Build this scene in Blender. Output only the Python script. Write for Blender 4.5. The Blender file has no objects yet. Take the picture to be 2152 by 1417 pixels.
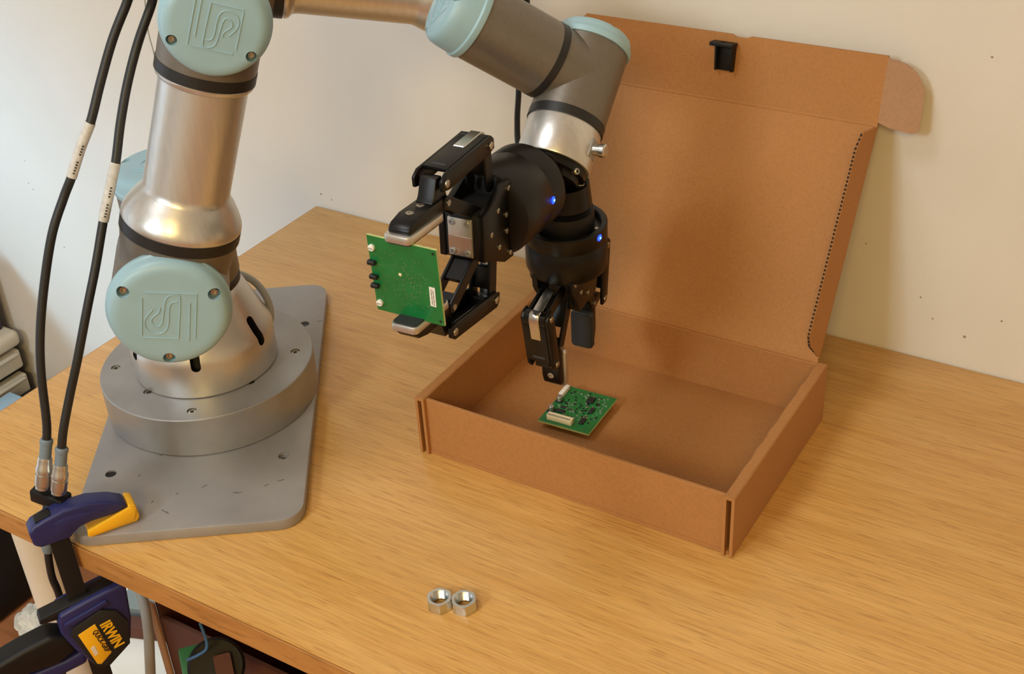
import bpy, bmesh, math, random
from mathutils import Vector, Matrix
random.seed(7)
S = bpy.context.scene
C = S.collection
V = Vector
PI = math.pi

# ------------------------------------------------------------------ camera
W, H, FPX = 2152, 1417, 2666.84
CAM = V((0.77036, -0.66168, 0.67405))
cam_d = bpy.data.cameras.new('camera')
cam = bpy.data.objects.new('camera', cam_d)
C.objects.link(cam)
cam.location = CAM
cam.rotation_mode = 'XYZ'
cam.rotation_euler = (1.002549, 0.051883, 0.549650)
cam_d.sensor_fit = 'HORIZONTAL'
cam_d.sensor_width = 36.0
cam_d.lens = FPX / W * 36.0
cam_d.clip_start = 0.02
S.camera = cam
CR = cam.rotation_euler.to_matrix()

# ------------------------------------------------------------------ world, lights, exposure
world = bpy.data.worlds.new('world')
S.world = world
world.use_nodes = True
world.node_tree.nodes['Background'].inputs[0].default_value = (1.0, 0.82, 0.62, 1)
world.node_tree.nodes['Background'].inputs[1].default_value = 0.05

def area(name, loc, target, size, power, color, spread=PI):
    d = bpy.data.lights.new(name, 'AREA')
    d.shape = 'RECTANGLE'
    d.size, d.size_y = size
    d.energy = power
    d.color = color
    d.spread = spread
    o = bpy.data.objects.new(name, d)
    C.objects.link(o)
    o.location = loc
    o.rotation_euler = (V(target) - V(loc)).to_track_quat('-Z', 'Y').to_euler()
    return o

area('panel_light', (-0.15, -2.45, 1.45), (0.10, -0.60, 0.35), (0.45, 0.45), 24, (0.78, 0.93, 1.0))  # unseen cool key lamp from the front, clear of the ceiling
area('panel_light', (1.30, -2.25, 1.60), (1.15, -1.55, 0), (0.60, 0.60), 30, (1.0, 0.71, 0.25))  # unseen warm lamp towards the right, also clear of the ceiling
area('panel_light', (-0.15, -0.70, 1.69), (-0.14, -0.65, 0), (0.45, 0.45), 8.5, (0.94, 0.97, 1.0))
area('window_daylight', (-1.59, -0.70, 0.18), (0.0, -0.68, 0.16), (1.15, 1.75), 5.5, (0.52, 0.77, 1.0))
area('window_daylight', (-1.58, -0.30, 0.62), (-0.66, 0.36, -0.28), (0.35, 0.5), 2.0, (0.40, 0.72, 1.0), 0.65)

S.view_settings.view_transform = 'Standard'
S.view_settings.look = 'None'
S.view_settings.exposure = 0.0
S.view_settings.gamma = 1.0
S.view_settings.use_curve_mapping = False

# ------------------------------------------------------------------ helpers
def PX(u, v, d):
    """a world point seen at pixel u, v, d metres in front of the camera"""
    return CAM + CR @ V(((u - W / 2) / FPX * d, -(v - H / 2) / FPX * d, -d))

def onplane(u, v, axis, val):
    d = CR @ V(((u - W / 2) / FPX, -(v - H / 2) / FPX, -1))
    return CAM + d * ((val - CAM[axis]) / d[axis])

def srgb(r, g, b):
    f = lambda c: ((c / 255) / 12.92 if c / 255 <= .04045 else ((c / 255 + .055) / 1.055) ** 2.4)
    return (f(r), f(g), f(b), 1)

MATS = {}
def mat(name, color, rough=.5, metal=0., noise=0., nscale=40., bump=0., bscale=200., stretch=(1, 1, 1), spec=None, emis=None, coat=0., color2=None):
    m = bpy.data.materials.new(name)
    m.use_nodes = True
    nt = m.node_tree
    b = nt.nodes['Principled BSDF']
    b.inputs['Base Color'].default_value = color
    b.inputs['Roughness'].default_value = rough
    b.inputs['Metallic'].default_value = metal
    if spec is not None:
        b.inputs['Specular IOR Level'].default_value = spec
    if coat:
        b.inputs['Coat Weight'].default_value = coat
        b.inputs['Coat Roughness'].default_value = .15
    if emis:
        b.inputs['Emission Color'].default_value = emis[0]
        b.inputs['Emission Strength'].default_value = emis[1]
    tc = nt.nodes.new('ShaderNodeTexCoord')
    mp = nt.nodes.new('ShaderNodeMapping')
    mp.inputs['Scale'].default_value = stretch
    nt.links.new(tc.outputs['Object'], mp.inputs['Vector'])
    if noise or color2:
        n = nt.nodes.new('ShaderNodeTexNoise')
        n.inputs['Scale'].default_value = nscale
        n.inputs['Detail'].default_value = 4
        nt.links.new(mp.outputs[0], n.inputs['Vector'])
        r = nt.nodes.new('ShaderNodeValToRGB')
        c2 = color2 or tuple(c * (1 - noise) for c in color[:3]) + (1,)
        c1 = color if color2 else tuple(min(1, c * (1 + noise)) for c in color[:3]) + (1,)
        r.color_ramp.elements[0].position, r.color_ramp.elements[1].position = .3, .7
        r.color_ramp.elements[0].color, r.color_ramp.elements[1].color = c2, c1
        nt.links.new(n.outputs['Fac'], r.inputs['Fac'])
        nt.links.new(r.outputs['Color'], b.inputs['Base Color'])
    if bump:
        n2 = nt.nodes.new('ShaderNodeTexNoise')
        n2.inputs['Scale'].default_value = bscale
        n2.inputs['Detail'].default_value = 3
        nt.links.new(mp.outputs[0], n2.inputs['Vector'])
        bp = nt.nodes.new('ShaderNodeBump')
        bp.inputs['Strength'].default_value = bump
        bp.inputs['Distance'].default_value = .0006
        nt.links.new(n2.outputs['Fac'], bp.inputs['Height'])
        nt.links.new(bp.outputs['Normal'], b.inputs['Normal'])
    MATS[name] = m
    return m

M_WALL = mat('painted_plaster', srgb(218, 212, 203), .85, noise=.025, nscale=9, bump=.25, bscale=160)
M_CEIL = mat('ceiling_paint', srgb(232, 226, 214), .9, noise=.02, nscale=5)
M_FLOOR = mat('wood_floor', srgb(170, 112, 74), .45, noise=.18, nscale=8, stretch=(1, 9, 1))
M_ALU = mat('brushed_aluminium', srgb(212, 211, 209), .33, .80, noise=.05, nscale=60, bump=.05, bscale=500, stretch=(6, 6, .4))
M_ALU2 = mat('satin_aluminium', srgb(208, 205, 200), .36, .85, noise=.04, nscale=50)
M_HOUSE = mat('grey_joint_paint', srgb(120, 113, 104), .42, .55, noise=.05, nscale=300, bump=.12, bscale=900)
M_CAP = mat('pale_blue_plastic', srgb(150, 184, 198), .42, 0, noise=.03, nscale=30)
M_RING = mat('black_rubber', srgb(26, 25, 25), .45, 0, noise=.1, nscale=40)
M_STEEL = mat('ground_steel', srgb(158, 158, 160), .42, .6, noise=.10, nscale=25, bump=.12, bscale=300)
M_PLATE = mat('worn_steel_plate', srgb(158, 155, 154), .5, .45, noise=.10, nscale=18, bump=.15, bscale=250)
M_SCREW = mat('screw_steel', srgb(176, 172, 164), .34, 1.0, noise=.08, nscale=200)
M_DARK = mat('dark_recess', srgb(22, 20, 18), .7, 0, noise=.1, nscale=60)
M_BLACK = mat('black_anodised', srgb(10, 9, 9), .36, 0, noise=.12, nscale=90, bump=.04, bscale=700, spec=.32)
M_BLACK2 = mat('black_plastic', srgb(16, 15, 15), .5, 0, noise=.1, nscale=80, spec=.35)
M_RUBBER = mat('charcoal_pad', srgb(42, 44, 46), .6, 0, noise=.08, nscale=90)
M_NICKEL = mat('nickel', srgb(205, 203, 198), .28, 1.0, noise=.05, nscale=120)
M_ZINC = mat('zinc_plating', srgb(210, 216, 218), .26, 1.0, noise=.04, nscale=150)
M_PCB = mat('green_solder_mask', srgb(16, 112, 54), .35, 0, noise=.12, nscale=90, coat=.3)
M_PCBE = mat('fibreglass_edge', srgb(182, 190, 128), .6, 0, noise=.1, nscale=200)
M_CONN = mat('cream_connector', srgb(232, 222, 188), .5, 0, noise=.05, nscale=100)
M_WHITE = mat('white_plastic', srgb(232, 230, 224), .5, 0, noise=.02, nscale=30)
M_SOLDER = mat('solder_tin', srgb(200, 205, 200), .3, .9, noise=.1, nscale=200)
M_CHIP = mat('chip_epoxy', srgb(24, 26, 28), .45, 0, noise=.1, nscale=100)
M_CABLE = mat('black_cable', srgb(30, 29, 28), .48, 0, noise=.1, nscale=70)
M_GREYR = mat('grey_boot', srgb(112, 126, 138), .55, 0, noise=.06, nscale=90)
M_GREYC = mat('grey_cable', srgb(176, 178, 172), .5, 0, noise=.04, nscale=50)
M_SLEEVE = mat('printed_sleeve', srgb(212, 211, 208), .5, 0, color2=srgb(186, 184, 180), nscale=260)
M_BLUE = mat('navy_plastic', srgb(32, 36, 92), .45, 0, noise=.08, nscale=40)
M_YEL = mat('yellow_plastic', srgb(240, 180, 22), .5, 0, noise=.04, nscale=40)
M_LED = mat('blue_led', (.02, .08, 1, 1), .3, emis=((.004, .03, 1, 1), 5), noise=.02)
M_LEDC = mat('blue_led_core', (.4, .7, 1, 1), .3, emis=((.10, .45, 1, 1), 3), noise=.02)
M_LEG = mat('cream_powder_coat', srgb(226, 216, 200), .5, 0, noise=.02, nscale=30)
M_PRINT = mat('black_print', srgb(16, 16, 18), .6, 0, noise=.05)
M_RED = mat('red_print', srgb(168, 60, 66), .6, 0, noise=.06)
M_NAVY = mat('navy_card', srgb(52, 46, 68), .6, 0, noise=.08, nscale=20)
M_DRAWER = mat('cream_enamel', srgb(206, 199, 184), .5, 0, noise=.03, nscale=10)
M_SKY = mat('light_blue_plastic', srgb(170, 205, 235), .5, 0, noise=.03)
M_COPPER = mat('copper_tint', srgb(190, 140, 110), .35, 1.0, noise=.05)
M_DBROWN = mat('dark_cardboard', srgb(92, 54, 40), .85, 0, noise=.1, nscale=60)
M_TEAL = mat('teal_print', srgb(40, 130, 100), .5, 0, noise=.15, nscale=120)
M_BWIRE = mat('blue_wire', srgb(60, 110, 170), .5, 0, noise=.05)

def mat_wood(name, c_light, c_mid, c_dark, rough=.28):
    m = bpy.data.materials.new(name); m.use_nodes = True
    nt = m.node_tree; b = nt.nodes['Principled BSDF']
    N = nt.nodes.new; L = nt.links.new
    tc = N('ShaderNodeTexCoord')
    def noise(scale, sc, detail=4, dist=0.):
        mp = N('ShaderNodeMapping'); mp.inputs['Scale'].default_value = sc
        mp.inputs['Rotation'].default_value = (0, 0, .035)
        L(tc.outputs['Object'], mp.inputs['Vector'])
        n = N('ShaderNodeTexNoise'); n.inputs['Scale'].default_value = scale
        n.inputs['Detail'].default_value = detail; n.inputs['Distortion'].default_value = dist
        L(mp.outputs[0], n.inputs['Vector']); return n
    n1 = noise(6, (.7, 9, 4), 5, .5)          # broad figure
    n2 = noise(22, (1.0, 26, 8), 4)           # grain lines
    n3 = noise(40, (.9, 16, 8), 2)           # short dark pores
    r1 = N('ShaderNodeValToRGB')
    e = r1.color_ramp.elements
    e[0].position, e[1].position = .30, .72
    e[0].color, e[1].color = c_mid, c_light
    L(n1.outputs['Fac'], r1.inputs['Fac'])
    r2 = N('ShaderNodeValToRGB'); e = r2.color_ramp.elements
    e[0].position, e[1].position = .38, .60
    e[0].color, e[1].color = (.72, .68, .62, 1), (1, 1, 1, 1)
    L(n2.outputs['Fac'], r2.inputs['Fac'])
    mx = N('ShaderNodeMixRGB'); mx.blend_type = 'MULTIPLY'; mx.inputs[0].default_value = .5
    L(r1.outputs[0], mx.inputs[1]); L(r2.outputs[0], mx.inputs[2])
    r3 = N('ShaderNodeValToRGB'); e = r3.color_ramp.elements
    e[0].position, e[1].position = .33, .40
    e[0].color, e[1].color = (1, 1, 1, 1), (0, 0, 0, 1)
    L(n3.outputs['Fac'], r3.inputs['Fac'])
    sc = N('ShaderNodeMath'); sc.operation = 'MULTIPLY'; sc.inputs[1].default_value = .5
    L(r3.outputs[0], sc.inputs[0])
    mx2 = N('ShaderNodeMixRGB'); mx2.inputs[2].default_value = c_dark
    L(sc.outputs[0], mx2.inputs[0]); L(mx.outputs[0], mx2.inputs[1])
    L(mx2.outputs[0], b.inputs['Base Color'])
    b.inputs['Roughness'].default_value = rough
    b.inputs['Specular IOR Level'].default_value = .6
    bp = N('ShaderNodeBump'); bp.inputs['Strength'].default_value = .12; bp.inputs['Distance'].default_value = .0004
    L(n2.outputs['Fac'], bp.inputs['Height']); L(bp.outputs[0], b.inputs['Normal'])
    MATS[name] = m
    return m
M_OAK = mat_wood('oak_laminate', srgb(220, 172, 102), srgb(205, 153, 81), srgb(162, 110, 52))
M_OAKE = mat_wood('oak_edge_band', srgb(198, 142, 76), srgb(176, 121, 60), srgb(134, 86, 42), .42)

def mat_card(name, c):
    m = mat(name, c, .8, 0, noise=.07, nscale=420, bump=.1, bscale=600)
    nt = m.node_tree; b = nt.nodes['Principled BSDF']
    # faint horizontal corrugation showing through the liner, plus broad mottling
    tc = nt.nodes.new('ShaderNodeTexCoord')
    n = nt.nodes.new('ShaderNodeTexNoise'); n.inputs['Scale'].default_value = 14
    nt.links.new(tc.outputs['Object'], n.inputs['Vector'])
    r = nt.nodes.new('ShaderNodeValToRGB')
    r.color_ramp.elements[0].color = (.86, .84, .82, 1); r.color_ramp.elements[1].color = (1, 1, 1, 1)
    nt.links.new(n.outputs['Fac'], r.inputs['Fac'])
    src = b.inputs['Base Color'].links[0].from_socket
    mx = nt.nodes.new('ShaderNodeMixRGB'); mx.blend_type = 'MULTIPLY'; mx.inputs[0].default_value = 1
    nt.links.new(src, mx.inputs[1]); nt.links.new(r.outputs[0], mx.inputs[2])
    nt.links.new(mx.outputs[0], b.inputs['Base Color'])
    return m
M_CARD = mat_card('kraft_cardboard', srgb(176, 122, 69))
M_CARDB = mat_card('kraft_cardboard_back', srgb(174, 136, 106))
M_FLUTE = mat('corrugation_shadow', srgb(58, 38, 24), .9, 0, noise=.2, nscale=200)

class MB:
    """collects shapes and links them as one mesh"""
    def __init__(s): s.v = []; s.f = []
    def add(s, vs, fs):
        o = len(s.v); s.v += [V(p) for p in vs]; s.f += [tuple(i + o for i in f) for f in fs]; return s
    def bm(s, fn):
        b = bmesh.new(); fn(b); b.verts.index_update()
        s.add([v.co.copy() for v in b.verts], [[v.index for v in f.verts] for f in b.faces]); b.free(); return s
    def box(s, c, size, m=None, bev=0., seg=2):
        def fn(b):
            bmesh.ops.create_cube(b, size=1)
            for v in b.verts: v.co = V((v.co.x * size[0], v.co.y * size[1], v.co.z * size[2]))
            if bev: bmesh.ops.bevel(b, geom=b.edges[:], offset=bev, segments=seg, affect='EDGES', profile=.5)
            mm = Matrix.Translation(V(c)) @ (m.to_4x4() if m else Matrix.Identity(4))
            bmesh.ops.transform(b, matrix=mm, verts=b.verts)
        return s.bm(fn)
    def lathe(s, o, axis, prof, seg=48, closed=True):
        """prof: (radius, height) pairs along the axis"""
        q = V(axis).normalized().to_track_quat('Z', 'Y').to_matrix(); o = V(o)
        vs, fs = [], []
        n = len(prof)
        for k in range(seg):
            a = 2 * PI * k / seg
            for r, h in prof: vs.append(o + q @ V((r * math.cos(a), r * math.sin(a), h)))
        for k in range(seg):
            k2 = (k + 1) % seg
            for i in range(n - 1): fs.append((k * n + i, k2 * n + i, k2 * n + i + 1, k * n + i + 1))
        if closed:
            if prof[0][0] > 1e-6: fs.append(tuple(k * n for k in range(seg))[::-1])
            if prof[-1][0] > 1e-6: fs.append(tuple(k * n + n - 1 for k in range(seg)))
        return s.add(vs, fs)
    def cyl(s, a, b, r, r2=None, seg=24, bev=0.):
        a, b = V(a), V(b); L = (b - a).length; r2 = r if r2 is None else r2
        p = [(r, 0), (r2, L)]
        if bev: p = [(r - bev, 0), (r - bev * .3, bev * .3), (r, bev), (r2, L - bev), (r2 - bev * .3, L - bev * .3), (r2 - bev, L)]
        return s.lathe(a, b - a, p, seg)
    def tube(s, pts, r, seg=12, sub=6):
        pts = [V(p) for p in pts]
        if sub > 1 and len(pts) > 2:
            out = []
            for i in range(len(pts) - 1):
                p0 = pts[max(i - 1, 0)]; p1 = pts[i]; p2 = pts[i + 1]; p3 = pts[min(i + 2, len(pts) - 1)]
                for k in range(sub):
                    t = k / sub
                    out.append(.5 * ((2 * p1) + (p2 - p0) * t + (2 * p0 - 5 * p1 + 4 * p2 - p3) * t * t + (3 * p1 - p0 - 3 * p2 + p3) * t ** 3))
            pts = out + [pts[-1]]
        vs, fs = [], []
        d0 = (pts[1] - pts[0]).normalized()
        nrm = d0.orthogonal().normalized()
        for i, p in enumerate(pts):
            d = (pts[min(i + 1, len(pts) - 1)] - pts[max(i - 1, 0)]).normalized()
            nrm = (nrm - d * nrm.dot(d)).normalized(); bn = d.cross(nrm)
            for k in range(seg):
                a = 2 * PI * k / seg
                vs.append(p + (nrm * math.cos(a) + bn * math.sin(a)) * r)
        for i in range(len(pts) - 1):
            for k in range(seg):
                fs.append((i * seg + k, i * seg + (k + 1) % seg, (i + 1) * seg + (k + 1) % seg, (i + 1) * seg + k))
        fs.append(tuple(range(seg))[::-1]); fs.append(tuple((len(pts) - 1) * seg + k for k in range(seg)))
        return s.add(vs, fs)
    def prism(s, poly, t0, t1, o=(0, 0, 0), ax=(1, 0, 0), ay=(0, 1, 0), bev=0., seg=2):
        """2D outline in the ax/ay plane, thickness t0..t1 along ax x ay"""
        ax, ay, o = V(ax), V(ay), V(o); az = ax.cross(ay).normalized()
        def fn(b):
            lo = [b.verts.new(o + ax * x + ay * y + az * t0) for x, y in poly]
            hi = [b.verts.new(o + ax * x + ay * y + az * t1) for x, y in poly]
            n = len(poly)
            b.faces.new(lo[::-1]); b.faces.new(hi)
            for i in range(n): b.faces.new((lo[i], lo[(i + 1) % n], hi[(i + 1) % n], hi[i]))
            bmesh.ops.recalc_face_normals(b, faces=b.faces)
            if bev:
                ed = [e for e in b.edges if len(e.link_faces) == 2 and e.calc_face_angle(0) > .6]
                bmesh.ops.bevel(b, geom=ed, offset=bev, segments=seg, affect='EDGES', profile=.5)
        return s.bm(fn)
    def build(s, name, m, parent=None, smooth=35, inv=None):
        """verts are in the parent's frame when inv is None; pass inv to bring world coordinates into it"""
        me = bpy.data.meshes.new(name)
        vs = [inv @ v for v in s.v] if inv is not None else s.v
        me.from_pydata(vs, [], s.f); me.validate(); 
        b = bmesh.new(); b.from_mesh(me); bmesh.ops.recalc_face_normals(b, faces=b.faces); b.to_mesh(me); b.free()
        me.materials.append(m)
        if smooth:
            me.polygons.foreach_set('use_smooth', [True] * len(me.polygons))
            me.set_sharp_from_angle(angle=math.radians(smooth))
        o = bpy.data.objects.new(name, me); C.objects.link(o)
        if parent is not None: o.parent = parent
        return o

def tag(o, label=None, cat=None, group=None, kind=None):
    if label: o['label'] = label
    if cat: o['category'] = cat
    if group: o['group'] = group
    if kind: o['kind'] = kind
    return o

FR = {}
def thing(name, label, cat, loc=(0, 0, 0), rot=None, group=None):
    o = bpy.data.objects.new(name, None); C.objects.link(o)
    o.empty_display_size = .02
    mw = Matrix.Translation(V(loc)) @ (rot.to_4x4() if rot else Matrix.Identity(4))
    o.matrix_world = mw
    FR[o.name] = mw.inverted()
    return tag(o, label, cat, group)
def part(t, name, mb, m, sub=None, smooth=35, label=None):
    """a part of thing t given in world coordinates (sub: the part it hangs under)"""
    o = mb.build(name, m, sub or t, smooth, FR[t.name])
    if label: o['label'] = label
    return o
def lpart(t, name, mb, m, sub=None, smooth=35):
    return mb.build(name, m, sub or t, smooth)

def cut(o, cutters, m=None):
    """boolean difference, baked into the mesh; cutters in the same frame as o's mesh"""
    tmp = []
    for mb in cutters:
        c = mb.build('tmp_cutter', m or o.data.materials[0], None, 0); c.matrix_world = Matrix.Identity(4); tmp.append(c)
    par = o.parent; o.parent = None; o.matrix_world = Matrix.Identity(4)
    for c in tmp:
        md = o.modifiers.new('cut', 'BOOLEAN'); md.object = c; md.operation = 'DIFFERENCE'; md.solver = 'EXACT'; md.material_mode = 'TRANSFER'
    dg = bpy.context.evaluated_depsgraph_get(); dg.update()
    me = bpy.data.meshes.new_from_object(o.evaluated_get(dg))
    o.modifiers.clear(); old = o.data; o.data = me; me.name = old.name
    bpy.data.meshes.remove(old)
    me.polygons.foreach_set('use_smooth', [True] * len(me.polygons)); me.set_sharp_from_angle(angle=math.radians(35))
    for c in tmp:
        d = c.data; bpy.data.objects.remove(c); bpy.data.meshes.remove(d)
    o.parent = par
    return o

def rrect(x0, y0, x1, y1, r, n=6):
    out = []
    for cx, cy, a0 in ((x1 - r, y0 + r, -PI / 2), (x1 - r, y1 - r, 0), (x0 + r, y1 - r, PI / 2), (x0 + r, y0 + r, PI)):
        for k in range(n + 1):
            a = a0 + PI / 2 * k / n; out.append((cx + r * math.cos(a), cy + r * math.sin(a)))
    return out
def text_mesh(txt, size, extrude):
    cu = bpy.data.curves.new('lettering', 'FONT'); cu.body = txt; cu.size = size; cu.extrude = extrude
    cu.align_x = 'CENTER'; cu.align_y = 'CENTER'; cu.resolution_u = 3; cu.offset = size * (.026 if size > .01 else .010)
    o = bpy.data.objects.new('lettering', cu); C.objects.link(o)
    dg = bpy.context.evaluated_depsgraph_get(); dg.update()
    me = bpy.data.meshes.new_from_object(o.evaluated_get(dg))
    vs = [v.co.copy() for v in me.vertices]; fs = [tuple(p.vertices) for p in me.polygons]
    bpy.data.objects.remove(o); bpy.data.curves.remove(cu); bpy.data.meshes.remove(me)
    return vs, fs
def struct(name, mb, m, label=None):
    o = mb.build(name, m); o['kind'] = 'structure'
    if label: o['label'] = label
    return o

# ------------------------------------------------------------------ the room
YB, FZ, CZ = 0.3662, -0.74, 1.72
XL, XR, YF = -1.62, 2.6, -2.6
struct('wall_back', MB().box(((XL + XR) / 2, YB + .05, (FZ + CZ) / 2), (XR - XL + .2, .1, CZ - FZ)), M_WALL)
struct('wall_left', MB().box((XL - .05, (YF + YB) / 2, (FZ + CZ) / 2), (.1, YB - YF, CZ - FZ)), M_WALL)
struct('wall_right', MB().box((XR + .05, (YF + YB) / 2, (FZ + CZ) / 2), (.1, YB - YF, CZ - FZ)), M_WALL)
struct('wall_front', MB().box(((XL + XR) / 2, YF - .05, (FZ + CZ) / 2), (XR - XL + .2, .1, CZ - FZ)), M_WALL)
struct('floor', MB().box(((XL + XR) / 2, (YF + YB) / 2, FZ - .05), (XR - XL + .2, YB - YF + .2, .1)), M_FLOOR)
struct('ceiling', MB().box(((XL + XR) / 2, (YF + YB) / 2, CZ + .05), (XR - XL + .2, YB - YF + .2, .1)), M_CEIL)
# specks and small scuffs on the plaster
mk = MB()
for u, v, r in ((675, 408, .0016), (697, 420, .0012), (1820, 512, .0009), (1935, 625, .0011), (2027, 708, .0018), (2105, 675, .0012), (2085, 120, .0012), (135, 520, .0014), (60, 385, .0012), (70, 398, .0012), (52, 338, .0010), (1960, 670, .001)):
    p = onplane(u, v, 1, YB)
    mk.lathe((p.x, YB - .0003, p.z), (0, 1, 0), [(r * .75, 0), (r * .75, .0006)], 10)
sc = struct('wall_scuffs', mk, mat('scuff', srgb(150, 132, 108), .9, noise=.2, nscale=300))
sc.name = 'trim_1'

# ------------------------------------------------------------------ desk
DX0, DX1, DY0, DY1, DT = -.176, 1.75, -.2051, .365, .0235
desk = thing('desk', 'long oak laminate desk standing against the cream wall', 'desk', (.78, .08, FZ))
part(desk, 'desktop', MB().box(((DX0 + DX1) / 2 + .0005, (DY0 + DY1) / 2 + .0005, -DT / 2), (DX1 - DX0 - .002, DY1 - DY0 - .002, DT), bev=.0008), M_OAK)
part(desk, 'front_edge_band', MB().box(((DX0 + DX1) / 2, DY0 + .0003, -DT / 2 - .0004), (DX1 - DX0, .0014, DT - .0010), bev=.0003, seg=1), M_OAKE)
part(desk, 'side_edge_band', MB().box((DX0 + .0003, (DY0 + DY1) / 2, -DT / 2 - .0004), (.0014, DY1 - DY0, DT - .0010), bev=.0003, seg=1), M_OAKE)
part(desk, 'leg', MB().lathe((-.108, -.150, FZ), (0, 0, 1), [(.021, 0), (.021, -FZ - DT - .004), (.026, -FZ - DT - .004), (.026, -FZ - DT)], 32), M_LEG)
part(desk, 'leg', MB().lathe((1.65, -.12, FZ), (0, 0, 1), [(.021, 0), (.021, -FZ - DT)], 32), M_LEG)
part(desk, 'leg', MB().lathe((-.10, .30, FZ), (0, 0, 1), [(.021, 0), (.021, -FZ - DT)], 32), M_LEG)
part(desk, 'leg', MB().lathe((1.65, .30, FZ), (0, 0, 1), [(.021, 0), (.021, -FZ - DT)], 32), M_LEG)

# ------------------------------------------------------------------ steel base plate and disc
PHI = .61823
PT = .0104
ca, sa = math.cos(PHI), math.sin(PHI)
plate = thing('steel_plate', 'grey rectangular steel plate with rounded corners under the robot arm', 'plate', (0, 0, 0), Matrix.Rotation(PHI, 3, 'Z'))
pl = lpart(plate, 'plate_body', MB().prism(rrect(-.0942, -.1910, .0946, .1900, .020), .0003, PT, bev=.0007), M_PLATE)
holes = []
inv = FR[plate.name]
for u, v in ((233, 996), (596, 958), (640, 681)):
    q = inv @ onplane(u, v, 2, PT); holes.append((q, .0048))
cut(pl, [MB().cyl((q.x, q.y, -.002), (q.x, q.y, .02), r) for q, r in holes])
for q, r in holes[1:]:
    s_ = MB().lathe((q.x, q.y, .0006), (0, 0, 1), [(r * .93, 0), (r * .93, PT * .62), (r * .5, PT * .62), (r * .5, PT * .35), (0, PT * .35)], 20)
    lpart(plate, 'bolt', s_, M_STEEL)
q, r = holes[0]
lpart(plate, 'bolt', MB().cyl((q.x, q.y, .0006), (q.x, q.y, PT * .85), r * .96), M_DARK)
# scratches
sg = MB()
for u, v, L, a in ((590, 1010, .006, .3), (560, 1020, .004, .5), (495, 1035, .005, .1), (430, 1022, .005, .6), (502, 1036, .006, .2), (345, 1075, .007, 2.4), (352, 1078, .004, 2.2), (372, 1038, .003, 1), (320, 1055, .003, 1.3), (293, 1000, .003, .9), (340, 957, .004, .4), (672, 675, .006, .2)):
    q = inv @ onplane(u, v, 2, PT)
    sg.box((q.x, q.y, PT + .00005), (L, .0006, .0002), Matrix.Rotation(a, 3, 'Z'))
lpart(plate, 'scratches', sg, mat('scratch', srgb(96, 90, 86), .6, .3, noise=.2, nscale=300))['kind'] = 'stuff'

ZT = .04875
disc = thing('steel_disc', 'thick round grey steel disc bolted between plate and robot arm', 'disc', (0, 0, PT))
RD = .0959
dz = ZT - PT
db = lpart(disc, 'disc_body', MB().lathe((0, 0, 0), (0, 0, 1), [(RD - .0006, .0003), (RD, .001), (RD, dz - .0008), (RD - .0008, dz), (.02, dz)], 96), M_STEEL)
dh = [onplane(u, v, 2, ZT) for u, v in ((243, 772), (311, 823), (403, 863), (526, 802), (620, 738))] + [V((-.02, .083, ZT))]
cut(db, [MB().cyl((q.x, q.y, dz - .006), (q.x, q.y, dz + .01), .0042, seg=20) for q in dh])
for q in dh:
    b_ = lpart(disc, 'socket_bolt', MB().lathe((q.x, q.y, dz - .0058), (0, 0, 1), [(.0037, 0), (.0037, .0042), (.0032, .0046), (.0019, .0046), (.0019, .0020), (0, .0020)], 20), M_SCREW)

# ------------------------------------------------------------------ robot arm
u = V((.6749, -.7379, 0)); t_ = V((.7379, .6749, 0)); z_ = V((0, 0, 1))
J2 = V((.0806, -.0881, .1958)); J3 = V((.1327, -.0404, .4049)); ua = V((.2361, .2159, .9474)).normalized()
E_ = V((.0702, .0278, .4049)); F_ = V((.2133, .1587, .3633)); fa = V((.7215, .6598, -.2099)).normalized()
O4 = V((.2695, .0973, .3633)); w_ = V((.6038, .5522, -.5748)).normalized(); n_ = V((.4242, .3879, .8183)).normalized()
O5 = V((.318, .1416, .3171)); v_ = V((.0609, -.751, -.6575)).normalized()
robot = thing('robot_arm', 'silver and grey robot arm with pale blue joint caps bolted to steel disc', 'robot arm', (0, 0, ZT))
INV = FR[robot.name]

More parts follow.
